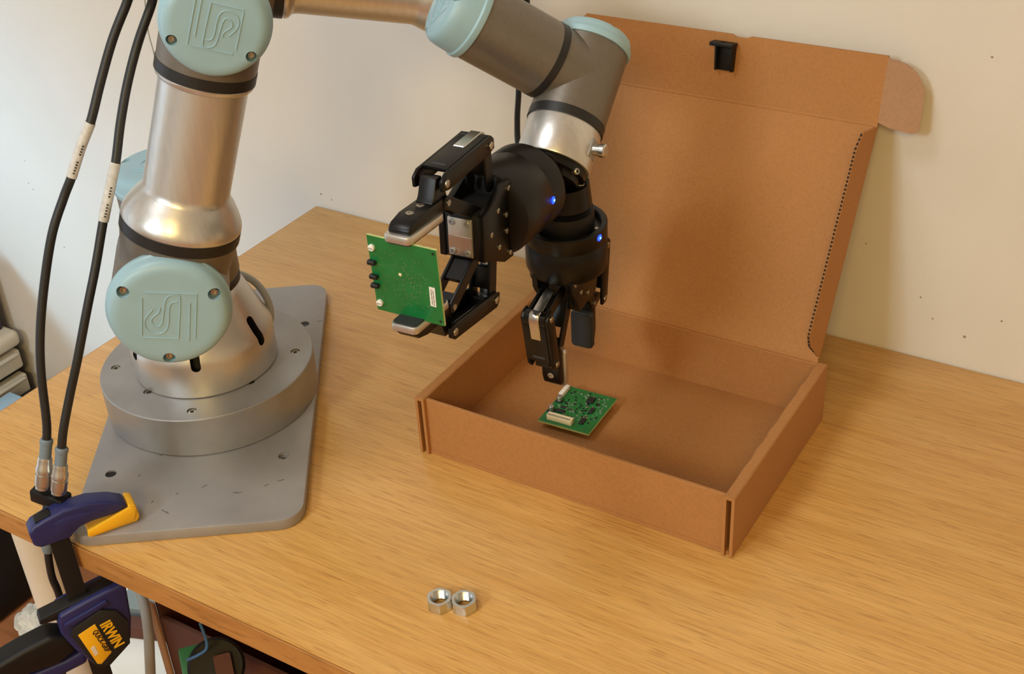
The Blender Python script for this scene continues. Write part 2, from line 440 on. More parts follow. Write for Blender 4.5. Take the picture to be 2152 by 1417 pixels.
LOGO = [[(0, 1), (0, 0), (.95, 0)], [(1, .12), (1, .95)], [(.32, 1), (1, 1)], [(.12, 1.05), (.12, .2)],
        [(.32, 1), (.30, .15), (.36, .03), (.50, .06), (.58, .2), (.62, .62), (.69, .74), (.80, .69), (.82, .58), (.69, .43), (.67, .32)],
        [(.33, .18), (.44, .20), (.50, .32), (.51, .68), (.57, .85), (.72, .91), (.88, .84), (.95, .7), (.92, .55), (.80, .37)]]
def cap(c, ax, r, hgt, up, screws=True, logo=True, rot=0., off=PI / 2):
    """blue end cap whose face centre sits at c + ax*hgt"""
    ax = V(ax).normalized(); c = V(c)
    up = (V(up) - ax * V(up).dot(ax)).normalized(); rt = up.cross(ax).normalized()
    R = Matrix.Rotation(rot, 3, ax); up = R @ up; rt = R @ rt
    pr = [(r + .0008, 0), (r + .0012, .0012), (r + .0012, .0045), (r, .0058), (r - .0006, hgt * .62), (r * .955, hgt * .80), (r * .90, hgt * .92), (r * .83, hgt * .985), (r * .76, hgt), (0, hgt)]
    o = part(robot, 'joint_cap', MB().lathe(c, ax, pr, 64), M_CAP)
    if screws:
        cs = []
        for k in range(3):
            a = off + rot * 0 + 2 * PI * k / 3
            q = c + (rt * math.cos(a) + up * math.sin(a)) * r * .83
            m_ = MB().cyl(q + ax * hgt * .55, q + ax * hgt * 1.4, r * .105, seg=20)
            m_.v = [INV @ p for p in m_.v]; cs.append(m_)
        cut(o, cs)
        for k in range(3):
            a = off + 2 * PI * k / 3
            q = c + (rt * math.cos(a) + up * math.sin(a)) * r * .83
            h0 = hgt * .55
            part(robot, 'cap_screw', MB().lathe(q + ax * h0, ax, [(r * .066, 0), (r * .066, hgt * .17), (r * .058, hgt * .22), (r * .028, hgt * .22), (r * .028, hgt * .12), (0, hgt * .12)], 16), M_SCREW, o)
    if logo:
        sz = r * .86
        lg = MB()
        for path in LOGO:
            pts = [c + ax * (hgt + .0001) + rt * ((x - .5) * sz) + up * ((y - .5) * sz) for x, y in path]
            lg.tube(pts, .00055, 6, 3 if len(pts) > 4 else 1)
        part(robot, 'embossed_logo', lg, M_CAP, o)
    return o

# base with a sloping shoulder and slots
rb = .064
bs = part(robot, 'base', MB().lathe((0, 0, ZT), z_, [(rb - .001, .0002), (rb, .001), (rb, .030), (rb - .001, .036), (rb - .005, .043), (.0455, .074), (.043, .078), (.041, .080)], 72), M_ALU2)
def slot(az, h0, h1, r0, r1, wd):
    d = V((math.cos(az), math.sin(az), 0)); s_ = V((-d.y, d.x, 0))
    a, b = d * r0 + z_ * h0, d * r1 + z_ * h1
    ax = (b - a); L = ax.length; ax.normalize()
    poly = rrect(-wd / 2, 0, wd / 2, L, wd / 2 * .98, 5)
    nn = s_.cross(ax).normalized()
    return MB().prism(poly, -.012, .012, a, s_, ax)
a0 = math.atan2(u.y, u.x)
cut(bs, [slot(a0 + math.radians(-3 + 60 * k), .028, .056, .066, .058, .0085) for k in range(6)], M_DARK)
part(robot, 'base_seal', MB().lathe((0, 0, ZT + .080), z_, [(.0425, 0), (.0435, .001), (.0435, .006), (.0425, .007)], 64), M_RING)
# shoulder module: upright body with a side branch
zc = J2.z
sm = MB().lathe((0, 0, ZT + .087), z_, [(.0425, 0), (.0440, .003), (.0440, .088), (.0432, .090)], 64)
sm.cyl((0, 0, zc), V((0, 0, zc)) + u * .068, .0425, seg=64)
part(robot, 'shoulder_housing', sm, M_HOUSE)
cap((0, 0, ZT + .177), z_, .0440, .019, -t_ * .6 - u * .8, rot=.5)
part(robot, 'shoulder_seal', MB().cyl(V((0, 0, zc)) + u * .068, V((0, 0, zc)) + u * .075, .0438, seg=64), M_RING)
# upper arm: lower joint body, bell, tube, upper joint body
lb = MB().cyl(V((0, 0, zc)) + u * .075, J2 + u * .0355, .0440, seg=64)
lb.cyl(J2 + ua * .010, J2 + ua * .046, .0400, .0440, seg=64)
part(robot, 'lower_arm_housing', lb, M_HOUSE)
cap(J2 + u * .0345, u, .0450, .0160, ua, rot=PI + .12, off=-PI / 2 + .02 + PI)
part(robot, 'arm_seal', MB().cyl(J2 + ua * .046, J2 + ua * .0545, .0447, seg=64), M_RING)
part(robot, 'upper_arm_tube', MB().lathe(J2 + ua * .0545, ua, [(.0440, 0), (.0446, .0012), (.0446, .0035), (.0440, .0065), (.0420, .0110), (.0370, .0195), (.0335, .0240), (.0322, .0262), (.0318, .030), (.0318, .112), (.0335, .113), (.0348, .1145), (.0352, .1165), (.0345, .1175)], 72), M_ALU)
part(robot, 'arm_seal', MB().cyl(J2 + ua * .1720, J2 + ua * .1800, .0359, seg=64), M_RING)
ub = MB().cyl(J2 + ua * .180, J3, .0355, seg=64)
ub.cyl(J3 - u * .040, J3 + u * .028, .0360, seg=64)
part(robot, 'elbow_housing', ub, M_HOUSE)
cap(J3 + u * .027, u, .0368, .0165, ua, rot=-.03, off=PI / 2 + .02)
part(robot, 'elbow_seal', MB().cyl(J3 - u * .046, J3 - u * .040, .0362, seg=64), M_RING)
# forearm
fb = MB().cyl(J3 - u * .046, E_ - u * .030, .0350, seg=64)
fb.cyl(E_, E_ + fa * .043, .0300, seg=56)
part(robot, 'forearm_housing', fb, M_HOUSE)
cap(E_ - u * .029, -u, .0350, .0150, ua)
part(robot, 'arm_seal', MB().cyl(E_ + fa * .043, E_ + fa * .050, .0312, seg=56), M_RING)
part(robot, 'forearm_tube', MB().lathe(E_ + fa * .050, fa, [(.0305, 0), (.0310, .002), (.0300, .005), (.0268, .008), (.0262, .012), (.0262, .100), (.0275, .104), (.0300, .110), (.0305, .115)], 64), M_ALU)
part(robot, 'arm_seal', MB().cyl(E_ + fa * .165, E_ + fa * .171, .0312, seg=56), M_RING)
# wrist 1 behind, wrist 2 (towards lower right), wrist 3
rw = .0296
w1 = MB().cyl(E_ + fa * .171, F_, .0290, seg=56)
w1.cyl(F_ - u * .030, F_ + u * .040, rw, seg=56)
part(robot, 'wrist_housing', w1, M_HOUSE)
cap(F_ - u * .029, -u, rw, .014, ua)
part(robot, 'wrist_seal', MB().cyl(F_ + u * .040, F_ + u * .045, .0299, seg=56), M_RING)
w2 = MB().cyl(F_ + u * .045, O4, .0290, seg=56)
w2.cyl(O4 - w_ * .018, O4 + w_ * .0445, rw, seg=64)
part(robot, 'wrist_housing', w2, M_HOUSE)
cap(O4 - w_ * .017, -w_, rw + .0004, .026, n_, rot=.9, off=-.4)
part(robot, 'wrist_seal', MB().cyl(O4 + w_ * .0445, O4 + w_ * .0505, .0299, seg=64), M_RING)
w3 = MB().cyl(O4 + w_ * .0505, O5, .0292, seg=64)
w3.cyl(O5 - v_ * .026, O5 + v_ * .0345, rw, seg=64)
part(robot, 'wrist_housing', w3, M_HOUSE)
cap(O5 - v_ * .025, -v_, rw + .0004, .014, n_)
part(robot, 'wrist_seal', MB().cyl(O5 + v_ * .0345, O5 + v_ * .0415, .0299, seg=64), M_RING)
tf = part(robot, 'tool_flange', MB().lathe(O5 + v_ * .0415, v_, [(.0286, 0), (.0290, .001), (.0290, .030), (.0286, .031)], 72), M_ALU)
# side connector on the tool flange
cd = (w_ * .52 + u * .85).normalized()
cd = (cd - v_ * cd.dot(v_)).normalized()
side = v_.cross(cd)
RM = Matrix((side, v_, cd)).transposed()
pk = O5 + v_ * .056 + cd * .0285
part(robot, 'connector_seat', MB().box(pk - cd * .001, (.012, .015, .004), RM, bev=.001), M_STEEL, tf)
part(robot, 'tool_connector', MB().lathe(pk, cd, [(.0044, 0), (.0044, .006), (.0052, .0065), (.0052, .010), (.0040, .011), (0, .011)], 24), M_NICKEL, tf)
# grey mains cable leaving the back of the base
gc = [V((.0, .040, ZT + .060)), PX(484, 574, 1.165), PX(514, 580, 1.16), PX(543, 600, 1.16), PX(563, 632, 1.16), PX(569, 664, 1.165), PX(562, 692, 1.175), PX(545, 712, 1.19)]
part(robot, 'base_cable', MB().tube(gc, .0033, 12), M_GREYC)

# ------------------------------------------------------------------ twin grippers on their angled mount
GI = PX(1185, 352, .955)
HC = CAM + (V((.3432, -.1276, .2863)) - CAM) * 1.018
GIA = PX(1158, 347, .955)
GA = (HC - GIA).normalized()
GB = V((-.03, .05, -.99)).normalized()
def frame(zd, xh):
    Z = V(zd).normalized(); X = (V(xh) - Z * V(xh).dot(Z)).normalized(); Y = Z.cross(X)
    return Matrix((X, Y, Z)).transposed()
def bar2(m, a, b, hw, y0, y1, n=5, bev=.0006):
    """flat link with round ends between points a and b of the x/z plane, y0..y1 thick"""
    a, b = V((a[0], a[1])), V((b[0], b[1])); d = (b - a).normalized(); an = math.atan2(d.y, d.x)
    poly = []
    for k in range(n + 1): t = an - PI / 2 + PI * k / n; poly.append((b.x + hw * math.cos(t), b.y + hw * math.sin(t)))
    for k in range(n + 1): t = an + PI / 2 + PI * k / n; poly.append((a.x + hw * math.cos(t), a.y + hw * math.sin(t)))
    # ax = X, ay = Z gives a normal of -Y
    return m.prism(poly, -y1, -y0, (0, 0, 0), (1, 0, 0), (0, 0, 1), bev=bev, seg=1)

def gripper(label, org, zd, xh, z0, zs, q, bo_, bs_, dark_pad=False):
    g = thing('robotic_gripper', label, 'gripper', org, frame(zd, xh), 'twin grippers on the wrist')
    def Z(k): return z0 + k * zs
    def B(k): return z0 + bo_ + k * zs * bs_
    r = .0325
    # round drive body, dished at the back
    body = MB().lathe((0, 0, 0), (0, 0, 1), [(.010, B(.006)), (.0265, B(.006)), (.0275, B(.001)), (.0285, B(0)), (r - .001, B(0)), (r, B(.001)), (r, B(.014)), (r - .0003, B(.0145)), (r - .0003, B(.0155)), (r, B(.016)), (r, B(.040)), (r - .0015, B(.044)), (.024, B(.046)), (0, B(.046))], 72)
    bo = lpart(g, 'drive_body', body, M_BLACK)
    hub = MB().lathe((0, 0, 0), (0, 0, 1), [(.022, B(-.012)), (.0225, B(-.010)), (.0225, B(.0045)), (.0195, B(.006))], 40)
    lpart(g, 'coupling', hub, M_BLACK2)
    for k in range(6):
        a = k * PI / 3 + .3
        lpart(g, 'coupling_screw', MB().cyl((.0245 * math.cos(a), .0245 * math.sin(a), B(.0055)), (.0245 * math.cos(a), .0245 * math.sin(a), B(.0085)), .0018, seg=12), M_SCREW)
    # front frame: two side cheeks tapering to the palm
    ch = [(-.029, .042), (.029, .042), (.0285, .052), (.0195, .066), (.0165, .074), (-.0165, .074), (-.0195, .066), (-.0285, .052)]
    for s_ in (-1, 1):
        m_ = MB().prism([(x, Z(k)) for x, k in ch], -.0175 if s_ < 0 else .0125, -.0125 if s_ < 0 else .0175, (0, 0, 0), (1, 0, 0), (0, 0, 1), bev=.0008)
        lpart(g, 'side_cheek', m_, M_BLACK)
    lpart(g, 'palm', MB().prism([(-.0165, Z(.044)), (.0165, Z(.044)), (.0165, Z(.0735)), (-.0165, Z(.0735))], -.0126, .0126, (0, 0, 0), (1, 0, 0), (0, 0, 1), bev=.001), M_BLACK2)
    pp = lpart(g, 'palm_plate', MB().box((0, 0, Z(.0745)), (.0280, .0185, .0022), bev=.0006), M_ALU2)
    lpart(g, 'plate_groove', MB().box((-.0035, 0, Z(.0745) + .0011), (.0085, .0180, .0004)), M_NICKEL, pp)
    for sx in (-1, 1):
        for sy in (-1, 1):
            lpart(g, 'plate_screw', MB().lathe((sx * .0108, sy * .0058, Z(.0745) + .0010), (0, 0, 1), [(.0024, 0), (.0024, .0008), (.0020, .0011), (.0010, .0011), (.0010, .0004), (0, .0004)], 14), M_STEEL, pp)
    # cheek screws, seen from the side
    for x, k in ((-.024, .046), (.024, .046), (-.0135, .058), (.0135, .058), (0, .066), (-.006, .049), (.006, .049)):
        for s_ in (-1, 1):
            lpart(g, 'cheek_screw', MB().lathe((x, s_ * .0174, Z(k)), (0, s_, 0), [(.0021, 0), (.0021, .0007), (.0016, .0010), (.0008, .0010), (.0008, .0003), (0, .0003)], 14), M_SCREW)
    # status lamp on the body
    # the two fingers
    cq, sq = math.cos(q), math.sin(q)
    def R2(x, z): return (x * cq - z * sq, x * sq + z * cq)
    for s_ in (1, -1):
        H1 = (.0275, Z(.052))
        k_ = R2(.0300, -.0040); K = (H1[0] + k_[0], H1[1] + k_[1] * zs)
        t2 = R2(.0058, .0450); T = (K[0] + t2[0], K[1] + t2[1] * zs)
        pin = (T[0] - .0245)                     # inner face of the pad
        P0, P1 = T[1] - .002 * zs, T[1] + .0335 * zs
        mir = lambda p: (s_ * p[0], p[1])
        kn = MB()
        for yy in (-1, 1):
            y0, y1 = sorted((yy * .0062, yy * .0086))
            bar2(kn, mir(H1), mir(K), .0050, y0, y1)
        kn.box((s_ * (H1[0] + K[0]) / 2, 0, (H1[1] + K[1]) / 2 - .0005), (abs(K[0] - H1[0]) * .55, .0126, .0045), Matrix.Rotation(-s_ * math.atan2(K[1] - H1[1], K[0] - H1[0]), 3, 'Y'), bev=.0006)
        kno = lpart(g, 'knuckle', kn, M_BLACK)
        # steel strap over the knuckle
        mx, mz = (H1[0] * .45 + K[0] * .55), (H1[1] * .45 + K[1] * .55)
        lpart(g, 'steel_strap', MB().box((s_ * mx, 0, mz - .0040), (abs(K[0] - H1[0]) * .85, .0080, .0016), Matrix.Rotation(-s_ * math.atan2(K[1] - H1[1], K[0] - H1[0]), 3, 'Y'), bev=.0004), M_NICKEL, kno)
        # outer finger: hollow black link with rounded knuckle ends
        of = MB()
        d = V((T[0] - K[0], T[1] - K[1])); L = d.length; d.normalize(); nn = V((d.y, -d.x))   # nn points outwards
        def P(a, b): return (s_ * (K[0] + d.x * a + nn.x * b), K[1] + d.y * a + nn.y * b)
        def quad(y0, y1, pts, bev=.0008):
            of.prism([P(a, b) for a, b in pts], -y1, -y0, (0, 0, 0), (1, 0, 0), (0, 0, 1), bev=bev, seg=2)
        for yy in (-1, 1):
            y0, y1 = sorted((yy * .0088, yy * .0114))
            quad(y0, y1, [(-.0055, -.004), (-.0055, .003), (-.002, .0065), (L - .001, .0065), (L + .005, .003), (L + .005, -.004), (L - .004, -.0060), (.006, -.0060)])
        quad(-.0090, .0090, [(.004, .0040), (.004, .0070), (L - .006, .0070), (L - .006, .0040)], .0006)
        quad(-.0090, .0090, [(-.0055, -.001), (-.0055, .0045), (-.001, .0068), (.004, .0068), (.004, -.001)], .0008)
        ofo = lpart(g, 'outer_finger', of, M_BLACK)
        cs = MB()
        def quad2(m, y0, y1, pts): m.prism([P(a, b) for a, b in pts], -y1, -y0, (0, 0, 0), (1, 0, 0), (0, 0, 1), bev=.0005, seg=1)
        quad2(cs, -.0042, .0042, [(-.0063, .000), (-.0063, .0052), (-.0020, .0078), (.017 * zs, .0078), (.017 * zs, .0060), (.0, .0060), (-.004, .003)])
        lpart(g, 'steel_clip', cs, M_NICKEL, ofo)
        gr = MB(); quad2(gr, -.0055, .0055, [(L - .012, .0066), (L - .012, .0073), (L - .0095, .0073), (L - .0095, .0066)])
        lpart(g, 'finger_groove', gr, M_RUBBER, ofo)
        for a, b in ((0, 0), (L, 0)):
            for yy in (-1, 1):
                q_ = P(a, b)
                lpart(g, 'pivot_pin', MB().cyl((q_[0], yy * .0110, q_[1]), (q_[0], yy * .0126, q_[1]), .0028, seg=14, bev=.0004), M_SCREW, ofo)
        # inner link
        il = MB()
        IA, IB = (.0125, Z(.064)), (T[0] - .0155, T[1] - .0040 * zs)
        for yy in (-1, 1):
            y0, y1 = sorted((yy * .0062, yy * .0086))
            bar2(il, mir(IA), mir(IB), .0046, y0, y1)
        e = V((IB[0] - IA[0], IB[1] - IA[1])); Le = e.length; e.normalize(); ne = V((e.y, -e.x))
        def PI2(a, b): return (s_ * (IA[0] + e.x * a + ne.x * b), IA[1] + e.y * a + ne.y * b)
        for f0, f1 in ((.10, .62), (.82, .96)):
            il.prism([PI2(f0 * Le, -.0030), PI2(f1 * Le, -.0030), PI2(f1 * Le, .0005), PI2(f0 * Le, .0005)], -.0064, .0064, (0, 0, 0), (1, 0, 0), (0, 0, 1), bev=.0005, seg=1)
        ilo = lpart(g, 'inner_link', il, M_BLACK)
        for p_ in (IA, IB):
            for yy in (-1, 1):
                lpart(g, 'pivot_pin', MB().cyl((s_ * p_[0], yy * .0083, p_[1]), (s_ * p_[0], yy * .0094, p_[1]), .0022, seg=12), M_SCREW, ilo)
        # inner finger: arm from the outer pivot inwards to the tip block
        nf = MB().prism([(s_ * a, b) for a, b in ((T[0] + .0035, T[1] - .003), (T[0] + .0035, T[1] + .0035), (T[0] - .008, T[1] + .006 * zs), (pin + .0135, P0 + .010 * zs), (pin + .0045, P0 + .010 * zs), (pin + .0045, P0 - .002), (T[0] - .018, T[1] - .008 * zs), (T[0] - .010, T[1] - .006 * zs))], -.0060, .0060, (0, 0, 0), (1, 0, 0), (0, 0, 1), bev=.0007)
        nfo = lpart(g, 'inner_finger', nf, M_BLACK)
        tb = MB().prism([(s_ * a, b) for a, b in ((pin + .0050, P0), (pin + .0135, P0 + .002), (pin + .0135, P1 - .012 * zs), (pin + .0110, P1 - .004 * zs), (pin + .0080, P1 - .0020), (pin + .0050, P1 - .0020))], -.0078, .0078, (0, 0, 0), (1, 0, 0), (0, 0, 1), bev=.0012)
        tbo = lpart(g, 'fingertip', tb, M_BLACK)
        for zz in (P0 + .013 * zs, P0 + .023 * zs):
            lpart(g, 'tip_screw', MB().lathe((s_ * (pin + .0132), 0, zz), (s_, 0, 0), [(.0028, 0), (.0028, .0006), (.0022, .0009), (.0011, .0009), (.0011, .0003), (0, .0003)], 16), M_SCREW, tbo)
        pd = MB().prism(rrect(-.0098, P0 + .004, .0098, P1 + .0015, .0035, 4), -.0026, .0026, (s_ * (pin + .0026), 0, 0), (0, 1, 0), (0, 0, 1), bev=.0007)
        pdo = lpart(g, 'finger_pad', pd, M_RUBBER if (dark_pad and s_ < 0) else M_ALU2)
        lpart(g, 'rubber_face', MB().prism(rrect(-.0088, P0 + .005, .0088, P1 + .0005, .003, 4), -.0006, .0006, (s_ * (pin - .0004), 0, 0), (0, 1, 0), (0, 0, 1)), M_RUBBER, pdo)
    return g
gA = gripper('black gripper reaching left and holding a green circuit board upright', GIA, GA, (0, 0, 1), .042, 1.29, .226, 0, 1)
gB = gripper('black gripper pointing straight down into the cardboard box', GI, GB, (0.1, -1, 0), .038, 1.08, .30, .008, .85, True)
def lamp(g, px, py, fr_):
    # small blue status lamp let into the round body, at the place where the sight line meets it
    inv_ = FR[g.name]
    o = inv_ @ CAM; d = (inv_ @ PX(px, py, 1.0)) - o
    a = d.x ** 2 + d.y ** 2; b = 2 * (o.x * d.x + o.y * d.y); c = o.x ** 2 + o.y ** 2 - .0325 ** 2
    k = (-b - math.sqrt(b * b - 4 * a * c)) / (2 * a); q = o + d * k
    n = V((q.x, q.y, 0)).normalized()
    l = MB().lathe(q - n * .0015, n, [(.0027, 0), (.0027, .0016), (.0018, .0021), (0, .0022)], 16)
    lo = lpart(g, 'status_lamp', l, M_LED)
    lpart(g, 'lamp_core', MB().lathe(q, n, [(.0009, .0004), (.0009, .0010), (0, .0012)], 12), M_LEDC, lo)
lamp(gA, 1163, 421, 0); lamp(gB, 1260, 500, 0)

# angled mount between tool flange and both grippers
mnt = thing('gripper_mount', 'small black angled mount joining both grippers to the wrist flange', 'mount', O5 + v_ * .0725)
part(mnt, 'mount_ring', MB().lathe(O5 + v_ * .0730, v_, [(.0262, 0), (.0270, .001), (.0270, .006), (.0235, .007), (.0235, .012)], 48), M_BLACK)
wedge = MB()
for dirv, z1 in ((GA, .030), (GB, .030)):
    fr_ = frame(dirv, (1, 0, 0))
    g0 = GIA if dirv is GA else GI; a = g0 + dirv * .012; b = g0 + dirv * z1
    wedge.cyl(a, b, .019, .021, 32)
part(mnt, 'mount_body', wedge, M_BLACK)
for k in range(6):
    a = k * PI / 3 + .2
    e1 = (w_ - v_ * w_.dot(v_)).normalized(); e2 = v_.cross(e1)
    d = e1 * math.cos(a) + e2 * math.sin(a)
    q = O5 + v_ * .0785 + d * .0245
    part(mnt, 'mount_bolt', MB().lathe(q - d * .001, d, [(.0026, 0), (.0026, .004), (.0021, .0046), (.0012, .0046), (.0012, .002), (0, .002)], 16), M_SCREW)

# ------------------------------------------------------------------ circuit boards
BW, BH, BT = .0495, .0583, .0016
def board_base(name, label, loc, rot):
    b = thing(name, label, 'circuit board', loc, rot, 'green circuit boards')
    lpart(b, 'laminate', MB().box((0, 0, 0), (BW, BH, BT)), M_PCBE)
    for z, nm in ((BT / 2, 'front_mask'), (-BT / 2, 'back_mask')):
        lpart(b, nm, MB().box((0, 0, z), (BW - .0003, BH - .0003, .0003)), M_PCB)
    return b
def fill(b, side, face_up):
    """side: sign of z of this face; face_up builds the crowded component side"""
    z = side * (BT / 2 + .00015)
    if face_up:
        lpart(b, 'wide_connector', MB().box((-.0062, -.0225, z + side * .0028), (.0240, .0055, .0056), bev=.0004), M_CONN)
        gs = MB()
        for k in range(14): gs.box((-.0165 + k * .00158, -.0240, z + side * .0056), (.0007, .0022, .0004))
        o = lpart(b, 'connector_contacts', gs, M_DARK); o['kind'] = 'stuff'
        lpart(b, 'side_connector', MB().box((-.0222, .0175, z + side * .0022), (.0042, .0150, .0044), bev=.0004), M_WHITE)
        for y in (.0045, -.0115):
            c = lpart(b, 'capacitor', MB().lathe((-.0205, y, z), (0, 0, side), [(.0026, 0), (.0026, .0050), (.0022, .0054), (0, .0054)], 20), M_SOLDER)
            lpart(b, 'capacitor_foot', MB().box((-.0205, y, z + side * .0006), (.0062, .0062, .0012), bev=.0002, seg=1), M_CHIP, c)
        lpart(b, 'chip', MB().box((.0050, .0165, z + side * .0007), (.0065, .0085, .0014), bev=.0002, seg=1), M_CHIP)
        lpart(b, 'chip', MB().box((.0125, .0025, z + side * .0006), (.0038, .0075, .0012), bev=.0002, seg=1), M_CHIP)
        lpart(b, 'chip', MB().box((.0120, -.0150, z + side * .0007), (.0042, .0085, .0014), bev=.0002, seg=1), M_CHIP)
        lpart(b, 'chip', MB().box((-.0125, -.0095, z + side * .0007), (.0080, .0040, .0014), bev=.0002, seg=1), M_CHIP)
        lpart(b, 'chip', MB().box((-.0130, -.0030, z + side * .0005), (.0050, .0025, .0010), bev=.0002, seg=1), M_CHIP)
        for x in (.0105, .0135):
            lpart(b, 'solder_tab', MB().box((x, -.0096, z + side * .0005), (.0016, .0014, .0010)), M_SOLDER)
        ch, lt = MB(), MB()
        for k in range(120):
            x, y = random.uniform(-.016, .021), random.uniform(-.016, .026)
            if abs(x - .005) < .0045 and abs(y - .0165) < .0055: continue
            l, w2 = random.choice(((.0017, .0009), (.0011, .0006), (.0009, .0016), (.0021, .0012)))
            (ch if random.random() < .38 else lt).box((x, y, z + side * .0003), (l, w2, .0007))
        lpart(b, 'dark_small_components', ch, M_CHIP)['kind'] = 'stuff'
        lpart(b, 'solder_points', lt, M_SOLDER)['kind'] = 'stuff'
    else:
        # solder side: vias, standoffs, pin tails, paper label
        vi = MB()
        for k in range(150):
            x, y = random.gauss(0, .010), random.gauss(-.003, .013)
            if abs(x) > .021 or abs(y) > .026: continue
            vi.lathe((x, y, z), (0, 0, side), [(.00028, 0), (.00028, .00012)], 6)
        lpart(b, 'solder_points', vi, M_SOLDER)['kind'] = 'stuff'
        lpart(b, 'solder_blob', MB().lathe((-.0035, .004, z), (0, 0, side), [(.0012, 0), (.0010, .0004), (0, .0006)], 12), M_CONN)
        return z
def underside(b, side, legs):
    z = side * (BT / 2 + .00015)
    for sx, sy in ((-1, 1), (-1, -1), (1, 1), (1, -1)):
        if legs:
            lpart(b, 'standoff', MB().lathe((sx * .0170, sy * .0190, z), (0, 0, side), [(.0019, 0), (.0019, .0062), (.0015, .0066), (0, .0066)], 14), M_WHITE)
        elif sx < 0:
            st = lpart(b, 'nylon_screw', MB().lathe((sx * .0217, sy * .0215 - .001, z), (0, 0, side), [(.0023, 0), (.0023, .0016), (.0018, .0021), (0, .0021)], 14), M_WHITE)
            lpart(b, 'screw_slot', MB().box((sx * .0217, sy * .0215 - .001, z + side * .0021), (.0030, .0006, .0002)), M_GREYR, st)
        else:
            lpart(b, 'mounting_hole', MB().lathe((sx * .0222, sy * .0260, z), (0, 0, side), [(.0010, 0), (.0010, .0001)], 12), M_DARK)
    for y in (.0095, -.0015, -.0085):
        lpart(b, 'pin_header', MB().box((-.0228, y, z + side * .0016), (.0055, .0030, .0032), bev=.0004, seg=1), M_CHIP)
# the board held upright: its underside faces away from the gripper
hc = CAM + (V((.3432, -.1276, .2863)) - CAM) * 1.018
rt_h = V((.9947, .0956, -.0384)); up_h = V((.0471, -.0908, .9948)); nr_h = rt_h.cross(up_h).normalized()
b1 = board_base('circuit_board', 'green circuit board held upright in the left gripper, plain underside showing', hc, Matrix((rt_h, up_h, nr_h)).transposed())
z = fill(b1, 1, False)
fill(b1, -1, True)
underside(b1, 1, False)
lb_ = lpart(b1, 'paper_label', MB().box((.0185, -.0075, z + .0001), (.0042, .0150, .0003), Matrix.Rotation(-.03, 3, 'Z')), M_WHITE)
pr_ = MB()
for k in range(22): pr_.box((.0179 + .0013 * (k % 2), -.0135 + (k // 2) * .00112, z + .0003), (.0005, .0008 if k % 3 else .0004, .00012))
lpart(b1, 'label_print', pr_, M_PRINT, lb_)['kind'] = 'stuff'
# the board lying in the box
BZ = .0036 + .0003
FLB = BZ
c2 = onplane(1214.5, 861, 2, FLB + .0066 + BT)
b2 = board_base('circuit_board', 'green circuit board lying in the cardboard box, crowded component side up', (c2.x, c2.y, FLB + .0066 + BT / 2 + .00015), Matrix.Rotation(.044, 3, 'Z'))
fill(b2, 1, True)
underside(b2, -1, True)

# ------------------------------------------------------------------ cardboard box
bx, by, BXW, BXD, BXH = .2135, .0297, .2900, .2000, .0588
ct = .0030
box = thing('cardboard_box', 'open brown cardboard mailing box with its lid leaning back on the wall', 'box', (bx + BXW / 2, by + BXD / 2, 0), Matrix.Rotation(.0054, 3, 'Z'))
def L3(x, y, z): return V((x - BXW / 2, y - BXD / 2, z))      # box frame, origin at the front left corner
lpart(box, 'bottom_panel', MB().box(L3(BXW / 2, BXD / 2, .0003 + .0016), (BXW - .008, BXD - .002, .0032)), M_CARD)
lpart(box, 'front_panel', MB().box(L3(BXW / 2, .0030, BXH * .485), (BXW - .0135, ct, BXH * .965), bev=.0004, seg=1), M_CARD)
lpart(box, 'back_panel', MB().box(L3(BXW / 2, BXD - .0018, BXH * .49), (BXW - .006, ct, BXH * .97), bev=.0004, seg=1), M_CARD)
for s_, x0 in ((0, 0), (1, BXW)):
    sg = 1 if s_ == 0 else -1
    wdt = .0090
    hh = BXH
    pf = [(0, .0003), (ct * .85, .0003), (ct * .85, hh - ct), (wdt - ct * .85, hh - ct), (wdt - ct * .85, .0003), (wdt, .0003), (wdt, hh - .001), (wdt - .001, hh), (.001, hh), (0, hh - .001)]
    ys = []
    m_ = MB()
    n = 24
    vs, fs = [], []
    for k in range(n + 1):
        y = -.002 + (BXD + .001) * k / n
        wob = .0004 * math.sin(k * 1.7 + s_) + .0003 * math.sin(k * 4.1)
        for (px_, pz_) in pf:
            dx = wob * .8 if px_ > wdt / 2 and pz_ > hh - .004 else 0
            vs.append(L3(x0 + sg * (px_ + dx), y, pz_ + (wob * .3 if pz_ > hh - .004 else 0)))
    N = len(pf)
    for k in range(n):
        for i in range(N): fs.append((k * N + i, k * N + (i + 1) % N, (k + 1) * N + (i + 1) % N, (k + 1) * N + i))
    fs.append(tuple(range(N))); fs.append(tuple(n * N + i for i in range(N))[::-1])
    m_.add(vs, fs)
    lpart(box, 'side_wall', m_, M_CARD, smooth=30)
# lid
lam, mu = .53723, .18151
Ld = V((0, math.sin(lam), math.cos(lam))); Ln = V((0, -math.cos(lam), math.sin(lam)))
Fd = V((0, math.sin(mu), math.cos(mu))); Fn = V((0, -math.cos(mu), math.sin(mu)))
LL, FL = .2045, .0587
hx0, hx1 = -.0010, .2812
HB = L3(0, BXD, BXH - .0005)
X_ = V((1, 0, 0))
lidm = MB().prism([(hx0, 0), (hx1 - .002, 0), (hx1, .003), (hx1, LL), (hx0, LL)], -ct, 0, HB, X_, Ld)
lid = lpart(box, 'lid', lidm, M_CARD)
FB = HB + Ld * LL
notch = [(.143, FL), (.148, FL - .0022), (.156, FL - .0022), (.161, FL)]
poly = [(hx0, .0006), (hx1, .0006), (hx1, FL)] + notch[::-1] + [(hx0, FL)]
flap = lpart(box, 'lid_front_flap', MB().prism(poly, -ct, 0, FB, X_, Fd), M_CARD, lid)
